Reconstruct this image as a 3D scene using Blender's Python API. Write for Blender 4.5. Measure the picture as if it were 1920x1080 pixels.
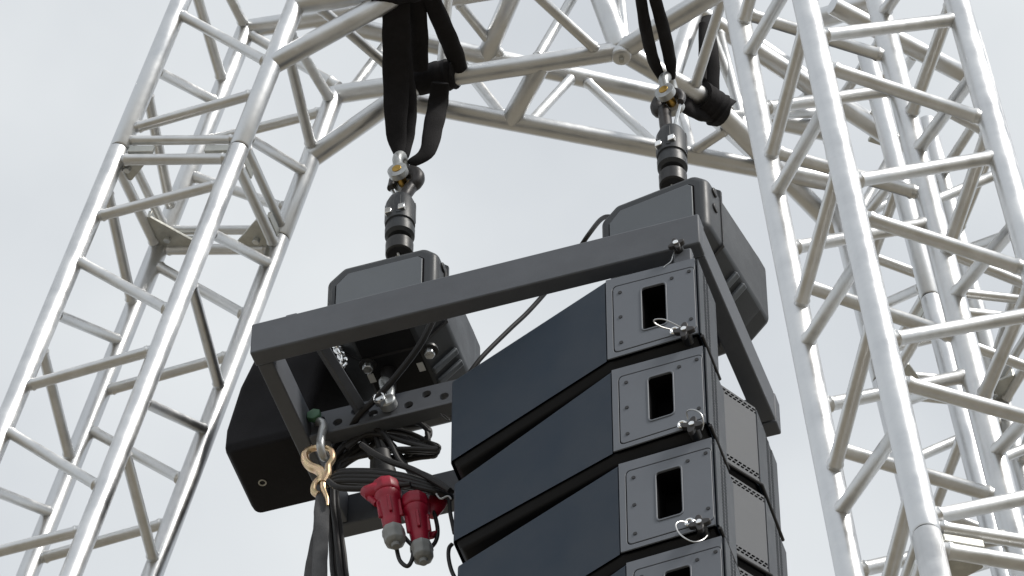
import bpy, bmesh, math, random
from mathutils import Vector, Matrix
random.seed(7)
R_ = math.radians
for o in list(bpy.data.objects): bpy.data.objects.remove(o)
sc = bpy.context.scene
COL = sc.collection

# ------------------------------------------------------------------ camera
CAM = Vector((0, 0, 1.6)); TILT = R_(50); FPX = 9000.0
cd = bpy.data.cameras.new('camera'); cam = bpy.data.objects.new('camera', cd); COL.objects.link(cam)
cam.location = CAM; cam.rotation_euler = (R_(90) + TILT, 0, 0)
cd.sensor_width = 36; cd.lens = FPX / 1920 * 36; cd.clip_start = .1; cd.clip_end = 6000
sc.camera = cam
# ------------------------------------------------------------------ sky and sun
SUN_AZ, SUN_EL = R_(126), R_(46)          # azimuth clockwise from +Y
wd = bpy.data.worlds.new('World'); sc.world = wd; wd.use_nodes = True
nt = wd.node_tree; nt.nodes.clear()
def N(nt, t, **k):
    n = nt.nodes.new(t)
    for a, v in k.items(): setattr(n, a, v)
    return n
wo = N(nt, 'ShaderNodeOutputWorld'); bg = N(nt, 'ShaderNodeBackground'); bg.inputs['Strength'].default_value = .1
sky = N(nt, 'ShaderNodeTexSky', sky_type='NISHITA'); sky.sun_disc = False
sky.sun_elevation = SUN_EL; sky.sun_rotation = SUN_AZ
tc = N(nt, 'ShaderNodeTexCoord'); ns = N(nt, 'ShaderNodeTexNoise'); ns.inputs['Scale'].default_value = 6.5
ns.inputs['Detail'].default_value = 5; ns.inputs['Roughness'].default_value = .5
rp = N(nt, 'ShaderNodeMapRange'); rp.inputs['From Min'].default_value = .3; rp.inputs['From Max'].default_value = .72
rp.inputs['To Min'].default_value = .66; rp.inputs['To Max'].default_value = 1.0
mx = N(nt, 'ShaderNodeMix', data_type='RGBA'); mx.inputs['B'].default_value = (8.2, 8.52, 8.72, 1)
nt.links.new(tc.outputs['Generated'], ns.inputs['Vector']); nt.links.new(ns.outputs['Fac'], rp.inputs['Value'])
nt.links.new(rp.outputs['Result'], mx.inputs['Factor']); nt.links.new(sky.outputs[0], mx.inputs['A'])
nt.links.new(mx.outputs['Result'], bg.inputs['Color']); nt.links.new(bg.outputs[0], wo.inputs[0])
sl = bpy.data.lights.new('sun', 'SUN'); sl.energy = 3.0; sl.angle = R_(11); sl.color = (1, .96, .9)
so = bpy.data.objects.new('sun', sl); COL.objects.link(so)
sd = Vector((math.sin(SUN_AZ) * math.cos(SUN_EL), math.cos(SUN_AZ) * math.cos(SUN_EL), math.sin(SUN_EL)))
so.rotation_euler = sd.to_track_quat('Z', 'Y').to_euler(); so.location = sd * 60
sc.view_settings.view_transform = 'Standard'; sc.view_settings.look = 'None'
sc.view_settings.exposure = 0; sc.view_settings.gamma = 1; sc.view_settings.use_curve_mapping = False
sc.render.engine = 'CYCLES'

# ------------------------------------------------------------------ materials
def mat(name, base, rough=.5, metal=0, spec=.5, noise=0, nscale=30, rvar=0, bump=0, bscale=200, tint=None, stretch=None):
    m = bpy.data.materials.new(name); m.use_nodes = True; t = m.node_tree; b = t.nodes['Principled BSDF']
    b.inputs['Base Color'].default_value = (*base, 1); b.inputs['Roughness'].default_value = rough
    b.inputs['Metallic'].default_value = metal; b.inputs['Specular IOR Level'].default_value = spec
    co = N(t, 'ShaderNodeTexCoord'); vec = co.outputs['Object']
    if stretch:
        mp = N(t, 'ShaderNodeMapping'); mp.inputs['Scale'].default_value = stretch
        t.links.new(vec, mp.inputs['Vector']); vec = mp.outputs[0]
    if noise or rvar:
        n1 = N(t, 'ShaderNodeTexNoise'); n1.inputs['Scale'].default_value = nscale; n1.inputs['Detail'].default_value = 6
        n1.inputs['Roughness'].default_value = .62
        t.links.new(vec, n1.inputs['Vector'])
        if noise:
            mr = N(t, 'ShaderNodeMapRange'); mr.inputs['From Min'].default_value = .3; mr.inputs['From Max'].default_value = .7
            t.links.new(n1.outputs['Fac'], mr.inputs['Value'])
            mc = N(t, 'ShaderNodeMix', data_type='RGBA')
            tt = tint or tuple(c * (1 - noise) for c in base)
            mc.inputs['A'].default_value = (*tt, 1); mc.inputs['B'].default_value = (*base, 1)
            t.links.new(mr.outputs[0], mc.inputs['Factor']); t.links.new(mc.outputs['Result'], b.inputs['Base Color'])
        if rvar:
            m2 = N(t, 'ShaderNodeMapRange'); m2.inputs['From Min'].default_value = .3; m2.inputs['From Max'].default_value = .7
            m2.inputs['To Min'].default_value = rough - rvar; m2.inputs['To Max'].default_value = rough + rvar
            t.links.new(n1.outputs['Fac'], m2.inputs['Value']); t.links.new(m2.outputs[0], b.inputs['Roughness'])
    if bump:
        n2 = N(t, 'ShaderNodeTexNoise'); n2.inputs['Scale'].default_value = bscale; n2.inputs['Detail'].default_value = 4
        t.links.new(vec, n2.inputs['Vector'])
        bp = N(t, 'ShaderNodeBump'); bp.inputs['Strength'].default_value = bump; bp.inputs['Distance'].default_value = .002
        t.links.new(n2.outputs['Fac'], bp.inputs['Height']); t.links.new(bp.outputs[0], b.inputs['Normal'])
    return m
ALU = mat('aluminium_tube', (.75, .76, .77), .41, 1, noise=.20, nscale=11, rvar=.13, bump=.10, bscale=55)
ALUB = mat('aluminium_brace', (.76, .765, .765), .43, 1, noise=.20, nscale=22, rvar=.1, bump=.12, bscale=70)
CAST = mat('cast_aluminium', (.62, .62, .58), .5, 1, noise=.3, nscale=40, rvar=.1, bump=.3, bscale=120)
FRAME = mat('frame_paint', (.118, .127, .145), .55, spec=.3, noise=.20, nscale=9, rvar=.06, bump=.12, bscale=380)
CAB = mat('cabinet_paint', (.013, .030, .056), .54, spec=.45, noise=.22, nscale=7, rvar=.08, bump=.22, bscale=600)
PANEL = mat('panel_paint', (.140, .154, .180), .50, noise=.08, nscale=10, rvar=.05, bump=.10, bscale=420)
GRILLE = mat('grille_paint', (.042, .048, .058), .50, noise=.08, nscale=10, rvar=.05, bump=.08, bscale=420)
VOID = mat('black_void', (.004, .004, .005), .9, spec=.1, noise=.2)
PLAST = mat('hoist_plastic', (.036, .040, .046), .46, noise=.15, nscale=12, rvar=.07, bump=.15, bscale=420)
COVER = mat('hoist_cover', (.125, .140, .158), .48, noise=.12, nscale=9, rvar=.05, bump=.1, bscale=300)
STEELB = mat('black_steel', (.022, .022, .024), .42, noise=.3, nscale=60, rvar=.1)
HOOKM = mat('forged_hook', (.055, .052, .054), .45, .3, noise=.3, nscale=60, rvar=.1)
WEB = mat('black_webbing', (.016, .015, .017), .85, spec=.25, noise=.35, nscale=40, bump=.5, bscale=330)
BAGM = mat('bag_fabric', (.015, .015, .019), .80, spec=.3, noise=.35, nscale=10, bump=.35, bscale=420)
RUB = mat('cable_rubber', (.014, .013, .014), .55, noise=.2, nscale=40)
ZINC = mat('zinc', (.72, .74, .75), .33, 1, noise=.25, nscale=60, rvar=.1)
ZPAINT = mat('galvanised', (.56, .58, .59), .42, .6, noise=.25, nscale=60, rvar=.1)
CHROME = mat('bright_pin', (.92, .92, .92), .15, 1, noise=.05)
BRASS = mat('brass', (.62, .40, .11), .35, 1, noise=.25, nscale=70)
GOLD = mat('yellow_zinc', (.84, .57, .42), .36, 1, noise=.3, nscale=45, rvar=.1, tint=(.60, .50, .27))
SHADE = mat('underside_shade', (.010, .011, .014), .6, spec=.3, noise=.3, nscale=20, bump=.1, bscale=300)  # shade put into the colour, for speaker and hoist undersides
GREENB = mat('green_bolt', (.08, .19, .11), .5, .2, noise=.3, nscale=60)
RED = mat('red_plastic', (.38, .004, .030), .42, noise=.25, nscale=30)
GREYP = mat('grey_plastic', (.30, .31, .31), .5, noise=.2, nscale=50)
WHITE = mat('white_sticker', (.72, .74, .74), .5, noise=.08)
GREYW = mat('grey_webbing', (.085, .088, .095), .75, noise=.3, nscale=30, bump=.5, bscale=300)
WIRE = mat('steel_wire', (.62, .62, .62), .4, 1, noise=.2, nscale=100)
GROUND = mat('pale_ground', (.215, .19, .148), .9, spec=.2, noise=.22, nscale=.6, bump=.3, bscale=4)

# ------------------------------------------------------------------ mesh builder
class MB:
    def __init__(s): s.v = []; s.f = []
    def add(s, vs, fs):
        k = len(s.v); s.v += [Vector(p) for p in vs]; s.f += [tuple(i + k for i in f) for f in fs]; return s
    def rings(s, loops, closed=False, caps=True):
        n = len(loops[0]); vs = [p for l in loops for p in l]; fs = []
        m = len(loops)
        for i in range(m if closed else m - 1):
            a, b = i * n, ((i + 1) % m) * n
            for j in range(n):
                q = (j + 1) % n; fs.append((a + j, a + q, b + q, b + j))
        if caps and not closed:
            fs.append(tuple(range(n - 1, -1, -1))); fs.append(tuple((m - 1) * n + j for j in range(n)))
        return s.add(vs, fs)
    def tube(s, pts, r, n=12, closed=False, caps=True, ry=None, side=None, tw=0):
        pts = [Vector(p) for p in pts]; m = len(pts)
        rs = r if isinstance(r, (list, tuple)) else [r] * m
        ry = rs if ry is None else (ry if isinstance(ry, (list, tuple)) else [ry] * m)
        loops = []; u = None
        for i in range(m):
            if closed: d = pts[(i + 1) % m] - pts[i - 1]
            else: d = pts[min(i + 1, m - 1)] - pts[max(i - 1, 0)]
            d.normalize()
            if side is not None: u = Vector(side)
            elif u is None: u = Vector((0, 0, 1)) if abs(d.z) < .9 else Vector((1, 0, 0))
            u = (u - d * u.dot(d)).normalized(); w = d.cross(u)
            loops.append([pts[i] + (u * math.cos(2 * math.pi * j / n) * rs[i] + w * math.sin(2 * math.pi * j / n) * ry[i]) for j in range(n)])
        return s.rings(loops, closed, caps)
    def box(s, c, ax, ay, az):
        c, ax, ay, az = map(Vector, (c, ax, ay, az))
        vs = [c + i * ax + j * ay + k * az for k in (-1, 1) for j in (-1, 1) for i in (-1, 1)]
        return s.add(vs, [(0, 2, 3, 1), (4, 5, 7, 6), (0, 1, 5, 4), (2, 6, 7, 3), (0, 4, 6, 2), (1, 3, 7, 5)])
    def prism(s, poly, d):
        d = Vector(d); return s.rings([[Vector(p) for p in poly], [Vector(p) + d for p in poly]])
    def ringplate(s, outer, inner, d):      # plate with a hole, same point count in both loops
        n = len(outer); d = Vector(d)
        O0 = [Vector(p) for p in outer]; I0 = [Vector(p) for p in inner]
        vs = O0 + I0 + [p + d for p in O0] + [p + d for p in I0]; fs = []
        for j in range(n):
            q = (j + 1) % n
            fs += [(j, q, n + q, n + j), (2 * n + j, 3 * n + j, 3 * n + q, 2 * n + q),
                   (j, 2 * n + j, 2 * n + q, q), (n + j, n + q, 3 * n + q, 3 * n + j)]
        return s.add(vs, fs)
def catmull(pts, k=6, closed=False):
    P = [Vector(p) for p in pts]; m = len(P); out = []
    for i in range(m if closed else m - 1):
        a = P[i - 1] if (closed or i > 0) else P[0]; b = P[i]; c = P[(i + 1) % m]
        d = P[(i + 2) % m] if (closed or i + 2 < m) else P[-1]
        for j in range(k):
            t = j / k
            out.append(.5 * ((2 * b) + (c - a) * t + (2 * a - 5 * b + 4 * c - d) * t * t + (3 * b - a - 3 * c + d) * t ** 3))
    if not closed: out.append(P[-1])
    return out
ROOT = {}
def root_of(o):
    while o.parent: o = o.parent
    return o
def obj(name, mb, m, parent=None, bevel=0, segs=2, smooth=True, angle=35, loc=None):
    base = Vector(root_of(parent).location) if parent else Vector(loc if loc is not None else (0, 0, 0))
    me = bpy.data.meshes.new(name); me.from_pydata([v - base for v in mb.v], [], mb.f)
    bm = bmesh.new(); bm.from_mesh(me); bmesh.ops.recalc_face_normals(bm, faces=bm.faces); bm.to_mesh(me); bm.free()
    me.materials.append(m)
    o = bpy.data.objects.new(name, me); COL.objects.link(o)
    if parent: o.parent = parent
    else: o.location = base
    if bevel:
        bv = o.modifiers.new('bevel', 'BEVEL'); bv.width = bevel; bv.segments = segs; bv.limit_method = 'ANGLE'; bv.angle_limit = R_(30)
    if smooth:
        for p in me.polygons: p.use_smooth = True
        me.set_sharp_from_angle(angle=R_(angle))
    return o
def tag(o, label=None, cat=None, group=None, kind=None):
    for k, v in (('label', label), ('category', cat), ('group', group), ('kind', kind)):
        if v: o[k] = v
    return o
def thing(name, label, cat, loc, group=None):
    o = bpy.data.objects.new(name, None); COL.objects.link(o); o.location = loc; o.empty_display_size = .1
    return tag(o, label, cat, group)

# ------------------------------------------------------------------ surveying helpers
CX = Vector((1, 0, 0)); CY = Vector((0, math.sin(TILT), -math.cos(TILT))); CZ = Vector((0, math.cos(TILT), math.sin(TILT)))
def ray(x, y): return CX * ((x - 960) / FPX) + CY * ((y - 540) / FPX) + CZ
def at_h(x, y, h): r = ray(x, y); return CAM + r * ((h - CAM.z) / r.z)          # at a height
def at_y(x, y, Y): r = ray(x, y); return CAM + r * (Y / r.y)                    # at a distance
O = Vector((-.632, 7.55, 10.353)); E1 = Vector((.9517, -.3069, 0)).normalized(); E2 = Vector((-E1.y, E1.x, 0)); EZ = Vector((0, 0, 1))
def rg(a, b, z): return O + E1 * a + E2 * b + EZ * z                            # rigging-frame coordinates
def at_b(x, y, b): r = ray(x, y); return CAM + r * ((b - (CAM - O).dot(E2)) / r.dot(E2))

# ------------------------------------------------------------------ ground
g = MB(); g.add([(-1500, -1500, 0), (1500, -1500, 0), (1500, 1500, 0), (-1500, 1500, 0)], [(0, 1, 2, 3)])
tag(obj('ground', g, GROUND, smooth=False), kind='structure', label='pale sandy ground below the truss towers')

# ------------------------------------------------------------------ truss towers
S = .34; RC = .0262; RB = .0142
COR = {'FL': (-.5, -.5), 'FR': (.5, -.5), 'RR': (.5, .5), 'RL': (-.5, .5)}
def brace_mb(p, q, r=RB, rc=RC, n=14):
    p, q = Vector(p), Vector(q); d = (q - p); L = d.length; d.normalize(); k = min(rc * 1.22, L * .3)
    ts = [0, k - .004, k, k + .004, k + .009, L - k - .009, L - k - .004, L - k, L - k + .004, L]
    rr = [r, r, r + .0024, r + .0020, r, r, r + .0020, r + .0024, r, r]
    return MB().tube([p + d * t for t in ts], rr, n)
def chord_mb(p, q, r=RC, n=24):
    p, q = Vector(p), Vector(q); d = (q - p).normalized(); L = (q - p).length
    return MB().tube([p, p + d * .004, q - d * .004, q], [r - .0025, r, r, r - .0025], n)
def tower(label, C, U, V, W, braces, tops, seam=0., gus=()):
    C, U, V, W = map(Vector, (C, U, V, W))
    def ch(k, t): return C + S * (COR[k][0] * U + COR[k][1] * V) + W * t
    tb = -C.z / W.z
    t = thing('truss_tower', label, 'truss tower', C + W * tb)
    for k in COR:
        tg = (.02 - ch(k, 0).z) / W.z
        obj('chord', chord_mb(ch(k, tg), ch(k, seam - .0012)), ALU, t)
        obj('chord', chord_mb(ch(k, seam + .0012), ch(k, tops[k])), ALU, t)
        obj('spigot', MB().tube([ch(k, seam - .03), ch(k, seam + .03)], RC - .006, 12), STEELB, t)
    for a, ta, b, tb2 in braces: obj('brace', brace_mb(ch(a, ta), ch(b, tb2)), ALUB, t)
    ks = ['FL', 'FR', 'RR', 'RL']
    for i in range(4):
        a, b = ks[i], ks[(i + 1) % 4]
        for dt, r in ((.030, .0125), (-.038, .0145)):
            e = obj('end_tube', brace_mb(ch(a, seam + dt), ch(b, seam + dt), r), ALUB, t)
        d = (ch(b, 0) - ch(a, 0)).normalized(); out = d.cross(W).normalized()
        for f in (.19, .83):
            sp = MB().box(ch(a, seam - .003).lerp(ch(b, seam - .003), f), d * .036, W * .011, out * .005)
            obj('splice_plate', sp, CAST, t, bevel=.002)
    for k, gl_ in gus:
        i = ks.index(k); p = ch(k, seam - .036); d1 = (ch(ks[i - 1], 0) - ch(k, 0)).normalized(); d2 = (ch(ks[(i + 1) % 4], 0) - ch(k, 0)).normalized()
        poly = [p + d1 * .012 + d2 * .012, p + d1 * gl_ + d2 * .012, p + d1 * gl_ + d2 * .022, p + d1 * .022 + d2 * gl_, p + d1 * .012 + d2 * gl_]
        pl = obj('gusset_plate', MB().prism([q - W * .004 for q in poly], W * .008), CAST, t, bevel=.0015)
        b0 = p + (d1 + d2) * gl_ * .37
        obj('bolt', MB().tube([b0 - W * .016, b0 + W * .016], .010, 6), ZINC, pl, bevel=.001)
    return t, ch
LB = [('FL', .498, 'FR', .297), ('FR', .198, 'FL', .067), ('FR', -.121, 'FL', -.243), ('FL', -.381, 'FR', -.564), ('FR', -.68, 'FL', -.813),
 ('FL', -.945, 'FR', -1.132), ('FR', -1.253, 'FL', -1.372), ('FL', -1.515, 'FR', -1.70), ('FL', .60, 'FR', .80),
 ('RL', .765, 'RR', .551), ('RR', .463, 'RL', .348), ('RL', .232, 'RR', .10), ('RL', -.086, 'RR', -.276), ('RR', -.399, 'RL', -.532), ('RL', -.651, 'RR', -.825), ('RR', -.949, 'RL', -1.084), ('RL', -1.21, 'RR', -1.39),
 ('FR', .406, 'RR', .304), ('FR', .044, 'RR', .235), ('FR', .43, 'RR', .49), ('FR', -.286, 'RR', -.091), ('FR', -.437, 'RR', -.533), ('FR', -.848, 'RR', -.656), ('FR', -.986, 'RR', -1.095), ('FR', -1.40, 'RR', -1.22),
 ('FL', .634, 'RL', .559), ('FL', .289, 'RL', .498), ('FL', .231, 'RL', .087), ('FL', -.117, 'RL', -.252), ('FL', -.563, 'RL', -.358), ('FL', -.656, 'RL', -.774), ('FL', -1.124, 'RL', -.932), ('FL', -1.21, 'RL', -1.34), ('FL', .75, 'RL', .775)]
LBs = [b for b in LB if not (b[0] == 'FL' and b[2] == 'FR' and b[3] == .80)]
towL, chL = tower('silver box truss tower leaning right, left of the hanging chain hoists', (-.805, 7.779, 11.248), (.928, -.238, -.286), (.275, .957, .097), (.25, -.169, .953),
      LBs, {'FL': .86, 'FR': .53, 'RR': .53, 'RL': .79}, 0, (('RL', .125), ('RR', .11), ('FL', .075)))
RBr = [('FL', 1.77, 'FR', 1.969), ('FL', 1.653, 'FR', 1.541), ('FL', 1.188, 'FR', 1.404), ('FL', 1.07, 'FR', .968), ('FL', .62, 'FR', .825), ('FL', .49, 'FR', .418), ('FL', .05, 'FR', .253), ('FL', 2.23, 'FR', 2.11),
 ('RL', 2.409, 'FL', 2.42), ('RL', 2.289, 'FL', 2.06), ('RL', 1.827, 'FL', 1.861), ('RL', 1.701, 'FL', 1.498), ('RL', 1.248, 'FL', 1.275), ('RL', 1.132, 'FL', .922), ('RL', .668, 'FL', .72), ('RL', .555, 'FL', .343), ('RL', .10, 'FL', .16),
 ('RR', 2.127, 'FR', 2.077), ('RR', 1.998, 'FR', 1.747), ('RR', 1.557, 'FR', 1.537), ('RR', 1.417, 'FR', 1.16), ('RR', 1.025, 'FR', .95), ('RR', .848, 'FR', .60), ('RR', .45, 'FR', .39), ('RR', 2.60, 'FR', 2.35),
 ('RL', 2.5, 'RR', 2.406), ('RL', 2.065, 'RR', 2.272), ('RL', 1.898, 'RR', 1.818), ('RL', 1.496, 'RR', 1.711), ('RL', 1.376, 'RR', 1.26), ('RL', .917, 'RR', 1.133), ('RL', .787, 'RR', .701), ('RL', .371, 'RR', .583)]
towR, chR = tower('brightest silver box truss tower leaning left, nearest, right of the speakers', (.83, 5.754, 7.54), (.973, .230, .020), (-.224, .962, -.156), (-.055, .147, .988),
      RBr, {'FL': 4.3, 'FR': 4.3, 'RR': 4.3, 'RL': 4.3}, 0, (('FL', .10),))
sw = {'FL': 'FR', 'FR': 'FL', 'RL': 'RR', 'RR': 'RL'}
GB = [(sw[a], ta - .12, sw[b], tb - .12) for a, ta, b, tb in LB if ta < .8]
towG, chG = tower('distant silver box truss tower half hidden behind the nearest tower', (1.1654, 8.1463, 11.2126), (.9383, .2902, .1879), (-.3152, .9414, .1198), (-.1422, -.1716, .9749),
      GB, {'FL': .75, 'FR': .87, 'RR': .86, 'RL': .62}, -.12, (('RL', .12), ('FL', .1), ('RR', .12)))

# ------------------------------------------------------------------ roof trusses
HL, HU = 11.70, 12.06
D1 = Vector((.981, -.192, 0))
rootA = thing('roof_truss', 'roof truss with diagonal knee tubes running from the left tower to the centre', 'roof truss', chL('RR', .52))
TUBES = {}
def RT(root, p, q, r=RC, nm='chord', key=None):
    TUBES[key] = (Vector(p), Vector(q)); return obj(nm, chord_mb(p, q, r), ALU, root)
def px(P):
    d = Vector(P) - CAM; z = d.dot(CZ); return 960 + FPX * d.dot(CX) / z, 540 + FPX * d.dot(CY) / z
def on(key, x, y):                       # the point of a named tube that is seen nearest to a surveyed mark
    p, q = TUBES[key]; return min((p.lerp(q, i / 600) for i in range(601)), key=lambda P: (px(P)[0] - x) ** 2 + (px(P)[1] - y) ** 2)
def RBc(root, a, b, r=RB):
    p = on(*a) if isinstance(a[0], str) else Vector(a); q = on(*b) if isinstance(b[0], str) else Vector(b)
    return obj('brace', brace_mb(p, q, r), ALUB, root)
nFR, nRR = chL('FR', .515), chL('RR', .52)
hub = at_h(1165, 95, HL)
RT(rootA, nRR, at_h(1160, 96, HL), key='LR')              # rear lower chord
RT(rootA, nFR, nFR + D1 * 1.02, .027, key='LF')           # front lower chord
RT(rootA, chL('FR', .297), at_h(770, -22, HL), .0275, 'knee_tube', 'KF')
RT(rootA, chL('RR', .286), at_h(790, 152, HL), .0275, 'knee_tube', 'KR')
uFL, uRL = chL('FL', .82), chL('RL', .775)
RT(rootA, uFL, uFL + D1 * 1.25, key='UF'); RT(rootA, uRL, uRL + D1 * 1.15, key='UR')
# rear edge truss
rootB = thing('roof_truss', 'rear roof truss with bright lacing, passing behind both lifting slings', 'roof truss', at_h(735, 187, HL))
RT(rootB, at_h(738, 186, HL), at_h(1600, 349, HL), key='T3'); RT(rootB, uRL + D1 * .19, at_h(1560, 250, HU), key='T4')
# centre block and diagonal truss to the far tower
rootC = thing('roof_truss', 'centre roof truss with welded hub, running behind the bright tower to the distant one', 'roof truss', hub)
elbow = at_h(1335, 194, HL)
RT(rootC, hub, elbow, .028, key='H1'); RT(rootC, elbow, at_h(1590, 452, HL), .028, key='H2'); RT(rootC, at_h(1294, 14, HU), at_h(1684, 269, HU), key='R1')
RT(rootC, at_h(1104, -70, HU), hub, .031, 'post', 'P1'); RT(rootC, hub, at_h(1375, -33, HL), .0275, key='H3'); RT(rootC, at_h(1160, -40, HU), at_h(1172, 84, HL), .014, 'post', 'P2')
RT(rootC, on('R1', 1303, 20), at_h(1258, 150, HL), .024, key='V1'); RT(rootC, at_h(1530, 38, HU + .3), at_h(1650, 0, HU + .3), .03, key='W1')
RT(rootC, at_h(1560, 10, HU), at_h(1830, 152, HU), key='W2'); RT(rootC, at_h(1380, 58, HU + .2), at_h(1640, 236, HU + .2), .026, key='W3')
obj('hub_block', MB().tube([hub - EZ * .034, hub - EZ * .03, hub + EZ * .03, hub + EZ * .034], [.020, .027, .027, .020], 20), ALU, rootC, bevel=.004)
obj('bolt', MB().tube([hub - EZ * .046, hub - EZ * .03], .007, 6), CAST, rootC)
# lacing
RBc(rootA, ('LF', 588, 5), ('KR', 772, 160)); RBc(rootA, ('LF', 960, -30), ('LR', 1126, 98)); RBc(rootA, ('LR', 656, 168), ('T4', 731, 92)); RBc(rootA, ('LR', 826, 140), ('UF', 880, -70))
RBc(rootA, ('UR', 850, -10), ('T4', 942, 132)); RBc(rootA, ('LR', 1000, 116), ('UR', 1100, -34))
RT(rootB, on('LR', 1016, 114), on('T3', 956, 228)); RT(rootB, at_h(972, -36, HU), on('T4', 906, 127))
for a, b in ((('T4', 1072, 158), ('T3', 990, 236)), (('T4', 1090, 162), ('T3', 1238, 282)), (('T4', 838, 116), ('T3', 948, 226)), (('T4', 1270, 196), ('T3', 1300, 292)), (('T4', 1300, 200), ('T3', 1440, 318)), (('T3', 1290, 290), ('H2', 1375, 234))): RBc(rootB, a, b)
for a, b in ((('H1', 1300, 172), ('H3', 1362, -24)), (('R1', 1322, 32), ('H2', 1420, 280)), (('R1', 1345, 48), ('H2', 1400, 258)), (('H2', 1358, 216), ('W3', 1600, 210)), (('T4', 1450, 230), ('R1', 1530, 168)),
     (('R1', 1620, 228), ('R1', 1681, 270)), (('H2', 1585, 446), ('R1', 1684, 269)), (('R1', 1570, 195), ('W2', 1660, 62)), (('H2', 1584, 444), ('T4', 1550, 248)), (('H2', 1490, 350), ('T4', 1420, 224)), (('W3', 1630, 228), ('W2', 1720, 94))):
    RBc(rootC, a, b)
obj('node_plate', MB().box(at_h(1668, 262, HU), (.05, .02, 0), (-.01, .03, .01), (0, 0, .006)), CAST, rootC, bevel=.002)

# ------------------------------------------------------------------ rigging frame
fr = thing('rigging_frame', 'black steel rigging frame above the top speaker, hung from both hoists', 'rigging frame', rg(.565, .3225, 0))
FW, FL_, FH = .645, 1.13, .108
def bar(name, a0, a1, b0, b1, z0, z1, m=FRAME, bev=.004):
    return obj(name, MB().box(rg((a0 + a1) / 2, (b0 + b1) / 2, (z0 + z1) / 2), E1 * ((a1 - a0) / 2), E2 * ((b1 - b0) / 2), EZ * ((z1 - z0) / 2)), m, fr, bevel=bev, angle=40)
bar('side_beam', 0, FL_, 0, .045, 0, FH); bar('side_beam', 0, FL_ + .018, FW - .045, FW, 0, FH)
bar('end_beam', .003, .043, .047, FW - .047, .003, FH - .003); eA, eB = rg(FL_ - .026, .047, FH / 2), rg(FL_ - .008, FW - .047, FH / 2); ed = (eB - eA).normalized()
obj('end_beam', MB().box((eA + eB) / 2, ed * ((eB - eA).length / 2), ed.cross(EZ) * .0245, EZ * (FH / 2 - .003)), FRAME, fr, bevel=.004, angle=40)
bar('tab', .085, .115, .006, .03, FH + .001, FH + .010, bev=.003)
# diagonal struts
for (x0, y0), (x1, y1) in (((597, 640), (690, 790)),):
    p, q = at_h(x0, y0, O.z + .06), at_h(x1, y1, O.z + .06)
    obj('strut', MB().tube([p, q], .019, 4), FRAME, fr, bevel=.003)
q0, q1 = rg(.215, .335, .05), rg(.12, FW - .05, .05)
obj('strut', MB().tube([q0, q1], .022, 4), FRAME, fr, bevel=.003)
# perforated spine
sp = MB(); cw = .0458; a = .045; i = 0; NH = 20; zb, zt = .012, .100
holes = []
while a + cw < FL_ - .05:
    ca, cz = a + cw / 2, (.072 if i % 2 == 0 else .048)
    n = 24; outer = []; inner = []
    for j in range(n):
        th = 2 * math.pi * j / n; dx, dz = math.cos(th), math.sin(th)
        hz_ = (zt - cz) if dz > 0 else (cz - zb); k = min((cw / 2) / max(abs(dx), 1e-6), hz_ / max(abs(dz), 1e-6))
        outer.append((ca + dx * k, cz + dz * k)); inner.append((ca + dx * .0125, cz + dz * .0125))
    # snap nearest rays to the rectangle corners
    for cx_, cz_ in ((a, zb), (a + cw, zb), (a, zt), (a + cw, zt)):
        j = min(range(n), key=lambda j: (outer[j][0] - cx_) ** 2 + (outer[j][1] - cz_) ** 2); outer[j] = (cx_, cz_)
    sp.ringplate([rg(u, .314, z) for u, z in outer], [rg(u, .314, z) for u, z in inner], E2 * .014)
    a += cw; i += 1
spine = obj('spine_plate', sp, FRAME, fr)
bar('spine_flange', .045, a, .302, .340, .002, .0115, bev=.002)
bar('spine_end', a + .0005, FL_ - .049, .300, .342, .002, .100, bev=.002)

# ------------------------------------------------------------------ speakers
def lerp(a, b, t): return a + (b - a) * t
def rrect(u0, v0, u1, v1, r, k=5, asp=1.0):
    out = []
    for cx_, cy_, a0 in ((u1 - r, v1 - r * asp, 0), (u0 + r, v1 - r * asp, 90), (u0 + r, v0 + r * asp, 180), (u1 - r, v0 + r * asp, 270)):
        for j in range(k):
            th = R_(a0 + 90 * j / (k - 1)); out.append((cx_ + r * math.cos(th), cy_ + r * asp * math.sin(th)))
    return out
def pin(parent, p, ax=-E2, rot=0., s=1.0):
    """four lobed quick-release knob standing on p, axis ax"""
    ax = Vector(ax).normalized(); u = E1.copy(); u = (u - ax * u.dot(ax)).normalized(); w = ax.cross(u)
    poly = []
    for j in range(48):
        th = 2 * math.pi * j / 48; r = s * (.0195 + .0065 * math.cos(4 * (th - rot)))
        poly.append((math.cos(th) * r, math.sin(th) * r))
    k = obj('pin_knob', MB().prism([p + u * x + w * y + ax * .010 for x, y in poly], ax * .012), HOOKM, parent, bevel=.003)
    obj('pin_shank', MB().tube([p - ax * .02, p + ax * .012], .013, 12), STEELB, k)
    obj('pin_button', MB().tube([p + ax * .0215, p + ax * .0255, p + ax * .027], [.0068, .0068, .0045], 14), CHROME, k)
    return k
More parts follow.
